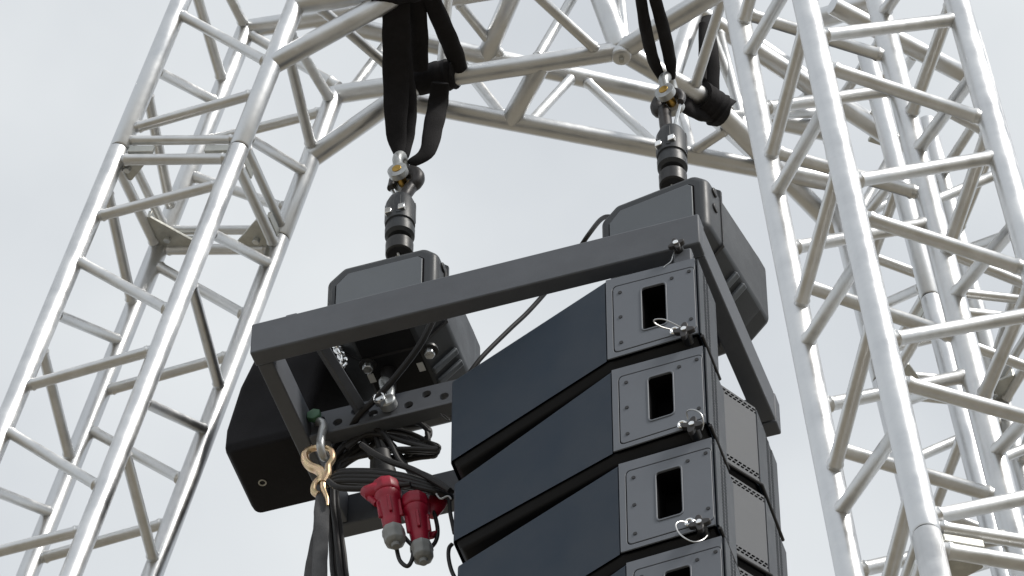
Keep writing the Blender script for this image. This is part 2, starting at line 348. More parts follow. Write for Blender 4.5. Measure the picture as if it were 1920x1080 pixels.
def speaker(label, Z, da, pin_px, loop_px, fer_px, fb=-.03):
    """Z = ((top rear, top mid, top front), (bottom rear, mid, front)); da = forward shift"""
    A_R, A_M, A_F = .465 + da, .903 + da, 1.125 + da
    FR1, FR2 = 1.126 + da, 1.062 + da
    def zz(i, a):
        r, m, f = Z[i]
        return lerp(r, m, (a - A_R) / (A_M - A_R)) if a < A_M else m + (f - m) * (a - A_M) / (A_F - A_M)
    rear_b, mid_b, rear_c = .145, fb, .645 - .145
    t = thing('line_array_speaker', label, 'loudspeaker', rg(.85 + da, .3225, Z[1][1]))
    P = lambda a, b, i: rg(a, b, zz(i, a))
    def wall(name, pts, m, inset=0.):
        """vertical wall band through plan points"""
    fb2 = .650
    # shell walls (everything but the two side panels), top and bottom
    plan = [(A_M, mid_b), (A_R, rear_b), (A_R, rear_c), (A_M, fb2), (A_F, fb2), (FR1, .462), (FR2, .355), (FR2, .222), (FR1, .115), (A_F, mid_b)]
    m = MB(); n = len(plan)
    ch = .026       # chamfer below the rear taper
    vs = [P(a, b, 0) for a, b in plan] + [P(a, b, 1) for a, b in plan]
    fs = [(i, i + 1, n + i + 1, n + i) for i in range(n - 1)]
    # bottom: inset polygon makes the rounded lower edge
    cen = (.85 + da, .3225)
    ins = [(lerp(a, cen[0], .05) - (.012 if FR2 - .01 < a < FR1 + .02 else 0), lerp(b, cen[1], .07)) for a, b in plan]
    vs += [P(a, b, 1) - EZ * .020 for a, b in ins] + [P(a, b, 0) + EZ * .006 for a, b in ins]
    for i in range(n):
        q = (i + 1) % n; fs += [(i, 3 * n + i, 3 * n + q, q)]
    fs += [tuple(3 * n + i for i in range(n - 1, -1, -1))]
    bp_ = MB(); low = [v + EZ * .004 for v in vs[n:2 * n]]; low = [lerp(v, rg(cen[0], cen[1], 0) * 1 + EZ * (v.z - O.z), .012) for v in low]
    bp_.rings([low, vs[2 * n:3 * n]]); obj('shade_bottom', bp_, SHADE, t, bevel=.006, segs=3, angle=50)  # cabinet underside coloured near-black to paint in the shade beneath it
    # side rim frame of the near panel: quad patch with bilinear map
    c00, c10, c11, c01 = P(A_M, mid_b, 0), P(A_F, mid_b, 0), P(A_F, mid_b, 1), P(A_M, mid_b, 1)
    def Q(u, v, d=0.): return (c00 * (1 - u) * (1 - v) + c10 * u * (1 - v) + c11 * u * v + c01 * (1 - u) * v) - E2 * d
    m.add(vs, fs); body = obj('cabinet', m, CAB, t, bevel=.007, segs=3, angle=50)
    K = 6
    lo = rrect(0.014, .004, .996, .996, .004, K); li = rrect(.082, .110, .988, .945, .05, K); pi = rrect(.093, .120, .985, .936, .045, K)
    hi = rrect(.405, .235, .665, .765, .035, K)
    obj('side_rim', MB().ringplate([Q(u, v, .000) for u, v in lo], [Q(u, v, .000) for u, v in li], -E2 * -.0 - E2 * .004), PANEL, t, bevel=.0012)
    obj('side_backing', MB().ringplate([Q(u, v, -.004) for u, v in rrect(.02, .02, .98, .98, .05, K)], [Q(u, v, -.004) for u, v in rrect(.395, .225, .675, .775, .035, K)], E2 * -.002), VOID, t, smooth=False)
    pn = obj('side_panel', MB().ringplate([Q(u, v, 0) for u, v in pi], [Q(u, v, 0) for u, v in hi], -E2 * .0045), PANEL, t, bevel=.0012)
    # handle recess
    hr = MB(); lp = [Q(u, v, .0) for u, v in hi]; lq = [p + E2 * .07 for p in lp]; nn = len(lp)
    hr.add(lp + lq, [(j, (j + 1) % nn, nn + (j + 1) % nn, nn + j) for j in range(nn)] + [tuple(nn + j for j in range(nn))])
    h = obj('handle_recess', hr, VOID, pn)
    obj('handle_rim', MB().ringplate([Q(u, v, .004) for u, v in rrect(.390, .218, .680, .782, .045, K)], [Q(u, v, .004) for u, v in hi], -E2 * .0025), PANEL, pn, bevel=.001)
    # slot strip along the top edge
    for (u0, u1, v) in ((.45, .93, .052),):
        pass
    for u, v in ((.17, .21), (.17, .52), (.17, .84), (.74, .20), (.93, .17), (.93, .80), (.055, .5)):
        if u == .055: continue
        s_ = obj('screw', MB().tube([Q(u, v, .004), Q(u, v, .0062)], .0048, 12), STEELB, pn)
    sl_ = MB().tube([Q(.885, .008, -.006), Q(.885, .115, -.006)], .004, 6)
    # far side panel
    d00 = [P(A_M + .01, fb2, 0) - EZ * .012, P(A_F - .01, fb2, 0) - EZ * .012, P(A_F - .01, fb2, 1) + EZ * .012, P(A_M + .01, fb2, 1) + EZ * .012]
    obj('side_panel', MB().prism(d00, E2 * .004), PANEL, t, bevel=.0015)
    # grilles ------------------------------------------------------------
    def grille(p0, p1, dark, name, rows, cols, hp=.003, vert=False, mid=False):
        """plate on the front between plan points p0 -> p1 with perforated bands"""
        a0, b0 = p0; a1, b1 = p1
        dirv = (rg(a1, b1, 0) - rg(a0, b0, 0)).normalized(); nr = dirv.cross(EZ)
        if nr.dot(E1) < 0: nr = -nr
        def G(u, v, d): return (P(lerp(a0, a1, u), lerp(b0, b1, u), 0) * (1 - v) + P(lerp(a0, a1, u), lerp(b0, b1, u), 1) * v) + nr * d
        g_ = MB()
        def patch(u0, v0, u1, v1, sk=0.):
            q = [G(u0 + sk, v0, .006), G(u1 + sk, v0, .006), G(u1 - sk, v1, .006), G(u0 - sk, v1, .006)]
            g_.prism(q, -nr * .003)
        e = .008
        if vert:
            u0, u1, k = rows; patch(e, .012, u0, .988); patch(u1, .012, 1 - e, .988)
            um = (u0 + u1) / 2
            patch(um - .02, .012, um + .02, .988)
            for i in range(k):
                v = .014 + .97 * i / k; dv = .97 / k
                for ua, ub, off in ((u0, um - .02, 0), (um + .02, u1, .5)):
                    vv = v + off * dv * .8
                    g_.prism([G(ua, vv, .006), G(ub, vv + .012, .006), G(ub, vv + .012 + dv * .45, .006), G(ua, vv + dv * .45, .006)], -nr * .003)
        else:
            bands = rows; v = .012
            for (v0, v1, sub) in bands:
                patch(e, v, 1 - e, v0)
                hgt = (v1 - v0) / sub
                for s_ in range(sub):
                    w0, w1 = v0 + s_ * hgt, v0 + (s_ + .72) * hgt
                    off = .5 * (s_ % 2) / cols
                    for i in range(cols + 1):
                        u = i / cols + off
                        ua, ub = max(e, u - .16 / cols), min(1 - e, u + .16 / cols)
                        if ub - ua < .002: continue
                        patch(ua, w0, ub, w1, .0 if i in (0, cols) else .14 / cols)
                    patch(e, w1, 1 - e, w0 + hgt)
                v = v1
            patch(e, v, 1 - e, .988)
        o = obj(name, g_, GRILLE, t, smooth=False)
        bk = MB().add([G(.006, .014, .0022), G(.994, .014, .0022), G(.994, .986, .0022), G(.006, .986, .0022)], [(0, 1, 2, 3)])
        obj('grille_backing', bk, VOID, o, smooth=False)
    bands = ((.035, .105, 2), (.885, .96, 2))
    grille((A_F, mid_b), (FR1, .115), 0, 'side_grille', (.26, .56, 26), 0, vert=True)
    grille((FR1, .115), (FR2, .222), 0, 'angled_grille', bands, 9)
    grille((FR2, .222), (FR2, .355), 0, 'centre_grille', bands, 8)
    grille((FR2, .355), (FR1, .462), 0, 'angled_grille', bands, 9)
    grille((FR1, .462), (A_F, fb2), 0, 'side_grille', (.44, .74, 26), 0, vert=True)
    trim = [P(A_F, mid_b + .004, 1), P(FR1, .115, 1)]
    obj('edge_trim', MB().tube([p + E1 * .007 - EZ * .004 for p in trim], .0042, 8), RUB, t)
    trim = [P(FR2, .36, 1), P(FR1, .462, 1), P(A_F, fb2, 1)]
    obj('edge_trim', MB().tube([p + E1 * .009 - EZ * .004 for p in trim], .0042, 8), RUB, t)
    # pins and lanyard
    pp = at_b(*pin_px, mid_b - .006); k = pin(t, pp, rot=random.uniform(-.3, .3))
    pin(t, pp + E2 * (fb2 - mid_b + .012), ax=E2, rot=.4)
    f0 = at_b(*fer_px, mid_b - .012)
    pts = [at_b(x, y, mid_b - .012 - .03 * math.sin(math.pi * i / (len(loop_px) - 1))) for i, (x, y) in enumerate(loop_px)]
    wr = obj('lanyard', MB().tube(catmull(pts, 8), .0017, 6), WIRE, t)
    obj('ferrule', MB().tube(catmull([f0 + E1 * (.0085 * math.cos(th)) + EZ * (.0085 * math.sin(th)) for th in [i * math.pi / 4 for i in range(8)]], 3, True), .0038, 8, closed=True), CHROME, wr)
    return t
speaker('top line array speaker, directly under the rigging frame', ((-.108, -.096, -.094), (-.395, -.383, -.365)), 0., (1287, 630),
        [(1258, 618), (1240, 613), (1227, 605), (1229, 599), (1245, 599), (1262, 606), (1278, 615), (1287, 624)], (1265, 620))
speaker('second line array speaker from the top, with lanyard looped above its knob', ((-.474, -.4215, -.412), (-.672, -.7035, -.678)), .009, (1302, 808),
        [(1270, 793), (1276, 797), (1284, 796), (1290, 786), (1288, 772), (1300, 768), (1314, 776), (1319, 792), (1316, 806)][3:], (1279, 796))
speaker('third line array speaker from the top, with lanyard hanging below its knob', ((-.756, -.747, -.731), (-1.050, -1.039, -1.020)), .020, (1316, 992),
        [(1288, 980), (1275, 978), (1267, 984), (1272, 998), (1286, 1010), (1302, 1016), (1318, 1012), (1326, 1004)], (1293, 979))
speaker('lowest line array speaker, cut off by the bottom edge of the photo', ((-1.125, -1.074, -1.058), (-1.34, -1.36, -1.34)), .032, (1332, 1170),
        [(1300, 1160), (1290, 1158), (1282, 1164), (1292, 1180), (1310, 1190), (1330, 1184)], (1306, 1160))
# bolt pin of the frame above the top speaker
pk = pin(fr, at_b(1272, 468, -.03), rot=.3, s=.8)
obj('lug', MB().box(at_b(1282, 490, -.016), E1 * .022, E2 * .012, EZ * .030), FRAME, fr, bevel=.004)
obj('lanyard', MB().tube(catmull([at_b(x, y, -.034) for x, y in ((1266, 470), (1262, 478), (1258, 490), (1248, 498), (1244, 502))], 6), .0015, 6), WIRE, fr)
# signal cables draped over the grille joints
for nm, pl in (('signal_cable', [(1290, 646), (1303, 652), (1314, 665), (1328, 698), (1342, 730), (1345, 742)]), ('signal_cable', [(1311, 812), (1322, 822), (1335, 850), (1352, 890), (1361, 925)]), ('signal_cable', [(1330, 1003), (1340, 1018), (1352, 1045), (1366, 1080)])):
    bs = [-.02, -.02, .02, .07, .13, .15][:len(pl)]
    pts = [at_b(x, y, b) for (x, y), b in zip(pl, bs)]
    pts = [p + (E1 * .012 - E2 * .0) for p in pts]

# ------------------------------------------------------------------ chain hoists
BOLTS = ((-.060, -.039), (.100, -.037)); STICK = ((-.065, .006), (.063, .008))
def hoist(label, a0, yaw, flip, zpin, hookname):
    c, s_ = math.cos(yaw), math.sin(yaw)
    U = E1 * c + E2 * s_; V = E2 * c - E1 * s_
    B = rg(a0, .325, 0)
    def H(x, y, z): return B + U * x + V * y + EZ * z
    t = thing('chain_hoist', label, 'chain hoist', H(0, 0, .12))
    def sect(x0, x1, z0, z1, cb, ct, y): return [H(x, y, z) for x, z in ((x0, z0 + cb), (x0, z1 - ct), (x0 + ct, z1), (x1 - ct * .7, z1), (x1, z1 - ct * .7), (x1, z0 + cb), (x1 - cb, z0), (x0 + cb, z0))]
    x0, x1 = -.142, .150
    body = MB().rings([sect(x0 + .010, x1 - .010, .222, .470, .06, .040, -.140), sect(x0, x1, .205, .482, .07, .044, -.126), sect(x0, x1, .205, .505, .07, .044, .16), sect(x0 + .02, x1 - .008, .235, .50, .06, .034, .215)])
    b = obj('hoist_body', body, PLAST, t, bevel=.008, segs=3, angle=40)
    obj('seam_band', MB().rings([sect(x0 - .003, x1 + .003, .202, .505, .07, .034, -.060), sect(x0 - .003, x1 + .003, .202, .506, .07, .034, -.052)]), STEELB, b)
    rc = MB().rings([sect(x0 + .003, x1 - .003, .208, .505, .07, .03, .165), sect(x0 + .003, x1 - .003, .222, .505, .06, .03, .222), sect(x0 + .03, x1 - .02, .25, .48, .06, .03, .240)])
    obj('rear_cover', rc, PLAST, t, bevel=.008, segs=3)
    # inset front cover with clipped corners
    fx0, fx1, fz0, fz1 = x0 + .030, x1 - .036, .245, .440
    poly = [H(x, -.1405, z) for x, z in ((fx0, fz0 + .03), (fx0, fz1 - .035), (fx0 + .03, fz1), (fx1 - .012, fz1), (fx1, fz1 - .012), (fx1, fz0 + .03), (fx1 - .03, fz0), (fx0 + .03, fz0))]
    cc = sum(poly, Vector()) / len(poly)
    gr = MB().prism([cc + (p - cc) * 1.030 for p in poly], -V * .0012); obj('cover_gap', gr, VOID, t)
    obj('front_cover', MB().prism([p - V * .0012 for p in poly], -V * .004), COVER, t, bevel=.002)
    for x, z in ((x0 + .022, .30), (x1 - .024, .30)):
        obj('screw', MB().tube([H(x, -.134, z), H(x, -.142, z)], .006, 8), STEELB, t)
    for z in (.435, .375):
        obj('button', MB().tube([H(x1 - .002, -.095, z), H(x1 + .005, -.095, z)], .013, 14), STEELB, t, bevel=.002)
    # ribs / slot on the lower right chamfer
    for y in (.035, .075):
        obj('rib', MB().box(H(x1 - .034, y, .237), (U + EZ).normalized() * .042, V * .0085, (U - EZ).normalized() * .007), COVER, t, bevel=.003)
    for x, y in BOLTS:
        obj('bolt', MB().tube([H(x, y, .206), H(x, y, .182)], .014, 6), ZINC, t, bevel=.002)
        obj('bolt_collar', MB().tube([H(x, y, .206), H(x, y, .199)], .022, 16), STEELB, t)
    for x, y in STICK:
        obj('sticker', MB().box(H(x, y, .2035), U * .008, V * .014, EZ * .0022), WHITE, t, smooth=False)
    obj('shade_sheet', MB().prism([H(x0 + .075, -.12, .2042), H(x1 - .075, -.12, .2042), H(x1 - .075, .15, .2042), H(x0 + .075, .15, .2042)], EZ * -.0012), SHADE, t, smooth=False)  # thin sheet added below the casing, its black is painted shade
    # chain, guide ring, hook block
    obj('chain_guide', MB().tube([H(0, 0, .5), H(0, 0, .60)], .026, 18), STEELB, t)
    lk = MB()
    for i in range(5):
        p = H(0, 0, .605 + i * .026); d = U if i % 2 else V
        lk.tube(catmull([p + d * (.010 * math.cos(th)) + EZ * (.019 * math.sin(th)) for th in [k * math.pi / 4 for k in range(8)]], 2, True), .0042, 6, closed=True)
    obj('load_chain', lk, ZINC, t)
    obj('stop_ring', MB().tube([H(0, 0, z) for z in (.646, .650, .690, .697)], [.031, .0355, .036, .028], 28), STEELB, t, angle=30)
    obj('neck', MB().tube([H(0, 0, .69), H(0, 0, .73)], .017, 14), STEELB, t)
    blk = MB().tube([H(0, 0, z) for z in (.714, .722, .748, .752, .764, .766, .845, .868)], [.030, .0385, .039, .035, .035, .039, .039, .031], 28)
    bl = obj('hook_block', blk, PLAST, t, angle=30)
    for k in range(8):
        th = k * math.pi / 4 + .2; d = U * math.cos(th) + V * math.sin(th)
        if k % 2 == 0: obj('block_rib', MB().box(H(0, 0, .812) + d * .036, d * .004, EZ.cross(d) * .006, EZ * .036), PLAST, bl, bevel=.001)
    for dx, dz in ((-.020, .792), (.016, .796)):
        p = H(dx, -.0345, dz); obj('block_nut', MB().box(p, U * .009, V * .007, EZ * .010), CHROME, bl, bevel=.002)
    # hook: shank, then round the pin and down to the tip
    sg = -1 if flip else 1
    arc = [H(.002 * sg, .0, .855), H(.012 * sg, 0, .885)] + [H(sg * (.006 + .035 * math.cos(R_(d))), .012, zpin + .004 + .035 * math.sin(R_(d))) for d in (-62, -30, 5, 40, 75, 110, 145, 178)] + [H(-sg * .030, 0, zpin - .026)]
    m_ = len(arc); hp = catmull(arc, 5)
    rad = [lerp(.0165, .0195, min(1, i / 18)) if i < 30 else lerp(.0195, .009, (i - 30) / (len(hp) - 31)) for i in range(len(hp))]
    hk = obj('hook', MB().tube(hp, [r * 1.0 for r in rad], 12, ry=[r * .95 for r in rad], side=V), HOOKM, t)
    obj('safety_latch', MB().tube([H(-sg * .026, .004, zpin - .03), H(-sg * .004, .004, .868)], .005, 6, ry=.003), ZINC, hk)
    obj('shank_washer', MB().tube([H(0, 0, .866), H(0, 0, .874)], .022, 16), ZINC, hk)
    # lower suspension lug
    obj('suspension_lug', MB().tube([H(-.02, .0, .206), H(-.014, 0, .165), H(-.012, 0, .125)], [.022, .015, .013], 12), STEELB, t)
    # shackle with brass-ended pin (a thing of its own)
    sh = thing('bow_shackle', hookname, 'shackle', H(0, 0, zpin))
    bw = .027
    pts = [H(0, -bw, zpin), H(0, -bw, zpin + .020), H(0, -bw - .006, zpin + .045), H(0, -.016, zpin + .078), H(0, .0, zpin + .088), H(0, .016, zpin + .078), H(0, bw + .006, zpin + .045), H(0, bw, zpin + .020), H(0, bw, zpin)]
    bo = catmull(pts, 6); obj('bow', MB().tube(bo, [0.0110 + .0040 * math.sin(math.pi * i / (len(bo) - 1)) for i in range(len(bo))], 14), ZPAINT, sh)
    for y in (-bw, bw):
        obj('eye', MB().tube([H(0, y - .011, zpin), H(0, y - .009, zpin), H(0, y + .009, zpin), H(0, y + .011, zpin)], [.021, .0262, .0262, .021], 24), ZPAINT, sh, angle=30)
    obj('shackle_pin', MB().tube([H(0, -bw - .0135, zpin), H(0, bw + .014, zpin)], 0.0125, 18), BRASS, sh, bevel=.001)
    return t, H
h1, H1 = hoist('black chain hoist over the left end of the rigging frame', .258, 0, False, .957, 'grey bow shackle on the hook of the left chain hoist')
h2, H2 = hoist('black chain hoist over the right end of the frame, beside the bright tower', .985, R_(-9), True, 1.005, 'grey bow shackle on the hook of the right chain hoist')

# ------------------------------------------------------------------ lifting slings
def band(mb, pts, wid, th=.013, side=CX, k=7, n=14):
    P = catmull(pts, k); m = len(P)
    W = []
    for i in range(m):
        f = i / (m - 1) * (len(wid) - 1); j = min(int(f), len(wid) - 2); W.append(lerp(wid[j], wid[j + 1], f - j))
    W = [w_ * (1 + .025 * math.sin(i * 1.3)) for i, w_ in enumerate(W)]
    mb.tube(P, W, n, ry=[th * (1 + .15 * math.sin(i * .9)) for i in range(m)], side=side)
YS = 7.777
s1 = thing('lifting_sling', 'thick black roundsling over two roof tubes above the left hoist', 'lifting sling', H1(0, 0, 1.05))
m1 = MB(); band(m1, [H1(0, .0, 1.045), at_y(743, 250, 7.75), at_y(743, 150, 7.66), at_y(743, 60, 7.54), at_y(742, -10, 7.45), at_y(742, -40, 7.42)], [.014, .027, .036, .037, .036, .036], .009)
band(m1, [H1(.006, .0, 1.046), at_y(764, 250, 7.76), at_y(765, 190, 7.71), at_y(757, 100, 7.60), at_y(754, 0, 7.47)], [.012, .020, .024, .020, .020], .008)
obj('sling_leg', m1, WEB, s1)
m1 = MB(); band(m1, [H1(.018, .012, 1.030), at_y(801, 285, 7.775), at_y(813, 235, 7.77), at_y(822, 190, 7.76), at_y(825, 155, 7.715)], [.011, .022, .027, .027, .024], .008)
obj('sling_leg', m1, WEB, s1)
m1 = MB(); band(m1, [at_y(786, 130, 7.70), at_y(785, 60, 7.58), at_y(779, 0, 7.48), at_y(776, -30, 7.44)], [.024, .025, .026, .026], .014)
obj('sling_leg', m1, WEB, s1)
m1 = MB(); band(m1, [at_y(866, 142, 7.745), at_y(850, 95, 7.66), at_y(829, 45, 7.56), at_y(803, -15, 7.45)], [.020, .026, .026, .024], .014)
obj('sling_leg', m1, WEB, s1)
def sleeve(parent, p, q, r, nm='wrap'):
    d = (Vector(q) - Vector(p)); mm = MB(); K = 14
    mm.tube([Vector(p) + d * (i / K) + EZ * .002 * math.sin(i * 2.1) for i in range(K + 1)], [r * (1 + .045 * math.sin(i * 1.9) + .03 * math.sin(i * 4.1 + 1)) for i in range(K + 1)], 20)
    return obj(nm, mm, WEB, parent)
sleeve(s1, at_h(778, 152, HL), at_h(856, 136, HL), .041)
sleeve(s1, nFR + D1 * .20, nFR + D1 * .40, .040)
s2 = thing('lifting_sling', 'thin black roundsling looped over the hub tubes above the right hoist', 'lifting sling', H2(0, 0, 1.09))
m2 = MB(); band(m2, [H2(-.012, 0, 1.080), at_y(1226, 115, 7.50), at_y(1212, 60, 7.38), at_y(1202, 0, 7.27), at_y(1196, -40, 7.2)], [.008, .016, .0165, .0145, .014], .012); obj('sling_leg', m2, WEB, s2)
m2 = MB(); band(m2, [H2(.010, 0, 1.090), at_y(1256, 112, 7.50), at_y(1244, 55, 7.38), at_y(1229, 0, 7.27), at_y(1220, -40, 7.2)], [.008, .0165, .0175, .016, .015], .012); obj('sling_leg', m2, WEB, s2)
m2 = MB(); band(m2, [at_h(1262, 176, HL - .03), at_h(1282, 192, HL - .035), at_h(1304, 206, HL - .035), at_h(1330, 212, HL - .02)], [.026, .040, .036, .03], .016, side=EZ); obj('sling_leg', m2, WEB, s2)
m2 = MB(); band(m2, [at_h(1332, 175, HL + .02), at_h(1334, 120, HL + .10), at_h(1330, 70, HL + .20), at_h(1326, 30, HU)], [.024, .022, .020, .018], .012); obj('sling_leg', m2, WEB, s2)
m2 = MB(); band(m2, [at_h(1318, 150, HL + .03), at_h(1318, 100, HL + .12), at_h(1318, 45, HL + .22)], [.010, .012, .012], .010); obj('sling_leg', m2, WEB, s2)
sleeve(s2, at_h(1312, 183, HL), at_h(1356, 212, HL), .046)

# ------------------------------------------------------------------ chain bag
bag = thing('chain_bag', 'black fabric chain bag hanging under the left end of the frame', 'chain bag', rg(-.05, .47, .05))
def bq(a, b, z): return rg(a, b, z)
def bring(pts, z, s=1.0): return [bq(a, b, z) for a, b in pts]
from math import sin, cos, pi
def bsec(a0, a1, b0, b1, z, r=.03, tilt=0., k=5):
    out = rrect(a0, b0, a1, b1, r, k); return [bq(a, b, z + tilt * (b - b0)) for a, b in out]
mb = MB(); mb.rings([bsec(-.196, .006, .375, .592, .105, .015), bsec(-.208, .014, .368, .60, .125, .02), bsec(-.212, .03, .36, .60, .20, .03), bsec(-.170, .07, .33, .57, .30, .03), bsec(-.115, .105, .31, .54, .39, .03), bsec(-.055, .11, .31, .51, .455, .03), bsec(-.02, .10, .32, .50, .47, .03)])
for i, v in enumerate(mb.v): v += Vector((.004 * sin(v.z * 60 + v.x * 40), .004 * cos(v.z * 50), 0))
bb = obj('bag_body', mb, BAGM, bag, bevel=.006, angle=50)
ep = at_h(492, 905, O.z + .1045)
obj('eyelet', MB().tube(catmull([ep + E1 * (.009 * cos(th)) + E2 * (.009 * sin(th)) for th in [k * pi / 4 for k in range(8)]], 3, True), .0020, 8, closed=True), CAST, bag)
# loose chain running down into the bag
ch = MB(); cp = catmull([at_b(x, y, .25) for x, y in ((634, 628), (628, 645), (638, 662), (644, 680), (630, 700))], 3)
for i, p in enumerate(cp[:-1]):
    d = (cp[i + 1] - p).normalized(); u = (E1 if i % 2 else E2); u = (u - d * u.dot(d)).normalized()
    ch.tube(catmull([p + u * (.0085 * cos(th)) + d * (.0155 * sin(th)) for th in [k * pi / 4 for k in range(8)]], 2, True), .0036, 6, closed=True)
tag(obj('slack_chain', ch, CHROME, loc=cp[0]), 'short bright loop of slack chain beside the black bag', 'chain')

# ------------------------------------------------------------------ spine shackles, gold hook, straps
sh2 = thing('bow_shackle', 'shackle with green bolt head on the left end of the perforated plate', 'shackle', at_b(590, 785, .31))
c0 = at_b(592, 786, .300)
obj('bolt_head', MB().tube([c0 - E2 * .020, c0 - E2 * .004], .0195, 6), GREENB, sh2, bevel=.002)
obj('bolt_shank', MB().tube([c0 - E2 * .004, c0 + E2 * .05], .010, 12), ZPAINT, sh2)
bp = [c0 - E2 * .0 + EZ * .0, at_b(606, 796, .29), at_b(603, 815, .285), at_b(601, 838, .285), at_b(608, 858, .31), at_b(614, 838, .335), at_b(612, 800, .335), c0 + E2 * .036]
obj('bow', MB().tube(catmull(bp, 6), .0105, 12), ZPAINT, sh2)
sh3 = thing('bow_shackle', 'pale shackle joining the left hoist to the perforated plate', 'shackle', at_b(728, 755, .31))
c1 = at_b(728, 757, .302)
obj('eye', MB().tube([c1 - E2 * .016, c1 - E2 * .013, c1 + E2 * .008], [.018, .022, .022], 22), ZPAINT, sh3)
c2 = at_b(714, 753, .285)
obj('bolt_head', MB().tube([c2 - E2 * .012, c2 + E2 * .006], .0165, 6), ZINC, sh3, bevel=.002)
obj('cotter_ring', MB().tube(catmull([c2 - E2 * .016 + E1 * (.012 * cos(th)) + EZ * (.016 * sin(th)) for th in [k * pi / 4 for k in range(8)]], 3, True), .0022, 6, closed=True), CHROME, sh3)
obj('bow', MB().tube(catmull([c1, at_b(733, 735, .305), at_b(728, 718, .315), at_b(722, 712, .325), at_b(718, 722, .335), c1 + E2 * .05], 6), .0100, 12), ZPAINT, sh3)
obj('spacer', MB().tube([c1 + E2 * .05, c1 + E2 * .03], .0165, 16), ZPAINT, sh3)

gh = thing('snap_hook', 'gold coloured strap hook hanging from the green bolted shackle', 'hook', at_b(600, 870, .31))
def G_(x, y, b=.305): return at_b(x, y, b)
gpl = catmull([G_(606, 908), G_(606, 892), G_(598, 882), G_(584, 876), G_(574, 866), G_(572, 853), G_(579, 844), G_(592, 840), G_(598, 842)], 6)
obj('hook_arm', MB().tube(gpl, [lerp(.0150, .0070, i / (len(gpl) - 1)) for i in range(len(gpl))], 10), GOLD, gh)
gp2 = catmull([G_(607, 904, .300), G_(615, 890, .300), G_(616, 874, .300), G_(624, 860, .300), G_(622, 847, .300), G_(613, 840, .300), G_(604, 841, .300)], 6)
obj('hook_arm', MB().tube(gp2, [lerp(.0095, .0065, i / (len(gp2) - 1)) for i in range(len(gp2))], 10), GOLD, gh)
obj('hook_latch', MB().tube([G_(614, 870, .297), G_(610, 892, .297)], .0055, 8, ry=.003), ZINC, gh)
gp3 = catmull([G_(600, 898), G_(591, 908), G_(589, 922), G_(598, 928)], 5); obj('hook_tail', MB().tube(gp3, .009, 10), GOLD, gh)
gp4 = catmull([G_(606, 900, .300), G_(606, 916, .300), G_(613, 934, .300), G_(614, 948, .300)], 5); obj('hook_tail', MB().tube(gp4, [lerp(.0085, .003, i / 15) for i in range(len(gp4))], 10), GOLD, gh)
st = MB(); band(st, [G_(603, 905), G_(603, 960), G_(601, 1020), G_(599, 1080), G_(598, 1180), G_(590, 1700), G_(584, 2300)], [.010, .019, .0185, .0185, .0185, .0185, .0185], .0026)
tag(obj('webbing_strap', st, GREYW, loc=G_(603, 905)), 'flat grey webbing strap hanging from the gold hook', 'strap')
st = MB(); band(st, [G_(604, 925, .33), G_(596, 985, .335), G_(586, 1040, .34), G_(578, 1110, .34), G_(570, 1400, .34)], [.006, .010, .012, .013, .013], .003)
tag(obj('webbing_strap', st, GREYW, loc=G_(604, 925, .33)), 'narrow strap tail slanting left behind the flat grey strap', 'strap')
hb = thing('cable_bundle', 'bundle of black cables hanging down beside the grey strap', 'cable bundle', at_b(625, 960, .36))
for i, (dx, bx) in enumerate(((0, .36), (7, .37), (13, .35), (19, .38), (24, .365))):
    pl = [(616 + dx * .6, 905), (616 + dx * .7, 950), (620 + dx * .8, 1000), (623 + dx, 1060), (627 + dx, 1160), (622 + dx, 1700), (618 + dx, 2300)]
    obj('cable', MB().tube(catmull([at_b(x, y, bx) for x, y in pl], 6), .0068, 10), RUB, hb)

# ------------------------------------------------------------------ cables and plugs
def zc(pl): return [(580 + x / 3.375, 760 + y / 3.375) for x, y in pl]
def cab(pl, b, r=.0058, parent=None, name='cable', label=None, cat='cable', m=RUB, jit=.0):
    n = len(pl); bs = b if isinstance(b, (list, tuple)) else [b] * n
    pts = [at_b(x, y, bb_) for (x, y), bb_ in zip(pl, bs)]
    mm = MB().tube(catmull(pts, 7), r, 10)
    if parent: return obj(name, mm, m, parent)
    return tag(obj(name, mm, m, loc=pts[0]), label, cat)
cc_ = thing('coiled_cable', 'loosely coiled black cable under the perforated plate', 'coiled cable', at_b(760, 830, .38))
for pl, b in (([(300, 150), (420, 130), (590, 130), (700, 125), (755, 150), (762, 185), (745, 210), (690, 255), (620, 320), (560, 350)], .40),
              ([(250, 220), (380, 160), (520, 158), (640, 180), (760, 238), (812, 282), (780, 318), (700, 330), (600, 345), (500, 330)], .38),
              ([(230, 260), (350, 190), (480, 190), (600, 210), (710, 250), (795, 285), (760, 296), (650, 292), (510, 290), (420, 300)], .36),
              ([(380, 140), (480, 205), (540, 265), (580, 340), (640, 420), (690, 470)], .35),
              ([(440, 190), (330, 245), (220, 320), (150, 400), (140, 470)], .36),
              ([(480, 150), (360, 180), (250, 240), (160, 330), (130, 430)], .34),
              ([(430, 230), (330, 300), (240, 350), (190, 420), (170, 480)], .37),
              ([(400, 300), (300, 330), (210, 390), (160, 450), (150, 500)], .36),
              ([(300, 130), (230, 200), (170, 260), (130, 330)], .36), ([(350, 120), (400, 170), (430, 230), (460, 320)], .34), ([(330, 100), (330, 170), (350, 240), (390, 330)], .34)):
    cab(zc(pl), b, parent=cc_, r=.0068)
    if len(pl) > 4:
        for _ in range(2):
            cab(zc([(x + random.uniform(-22, 22), y + random.uniform(-18, 18)) for x, y in pl]), b + random.uniform(-.03, .03), parent=cc_, r=.0064)
bu = thing('cable_bundle', 'bundle of black cables running sideways into the second speaker', 'cable bundle', at_b(740, 890, .30))
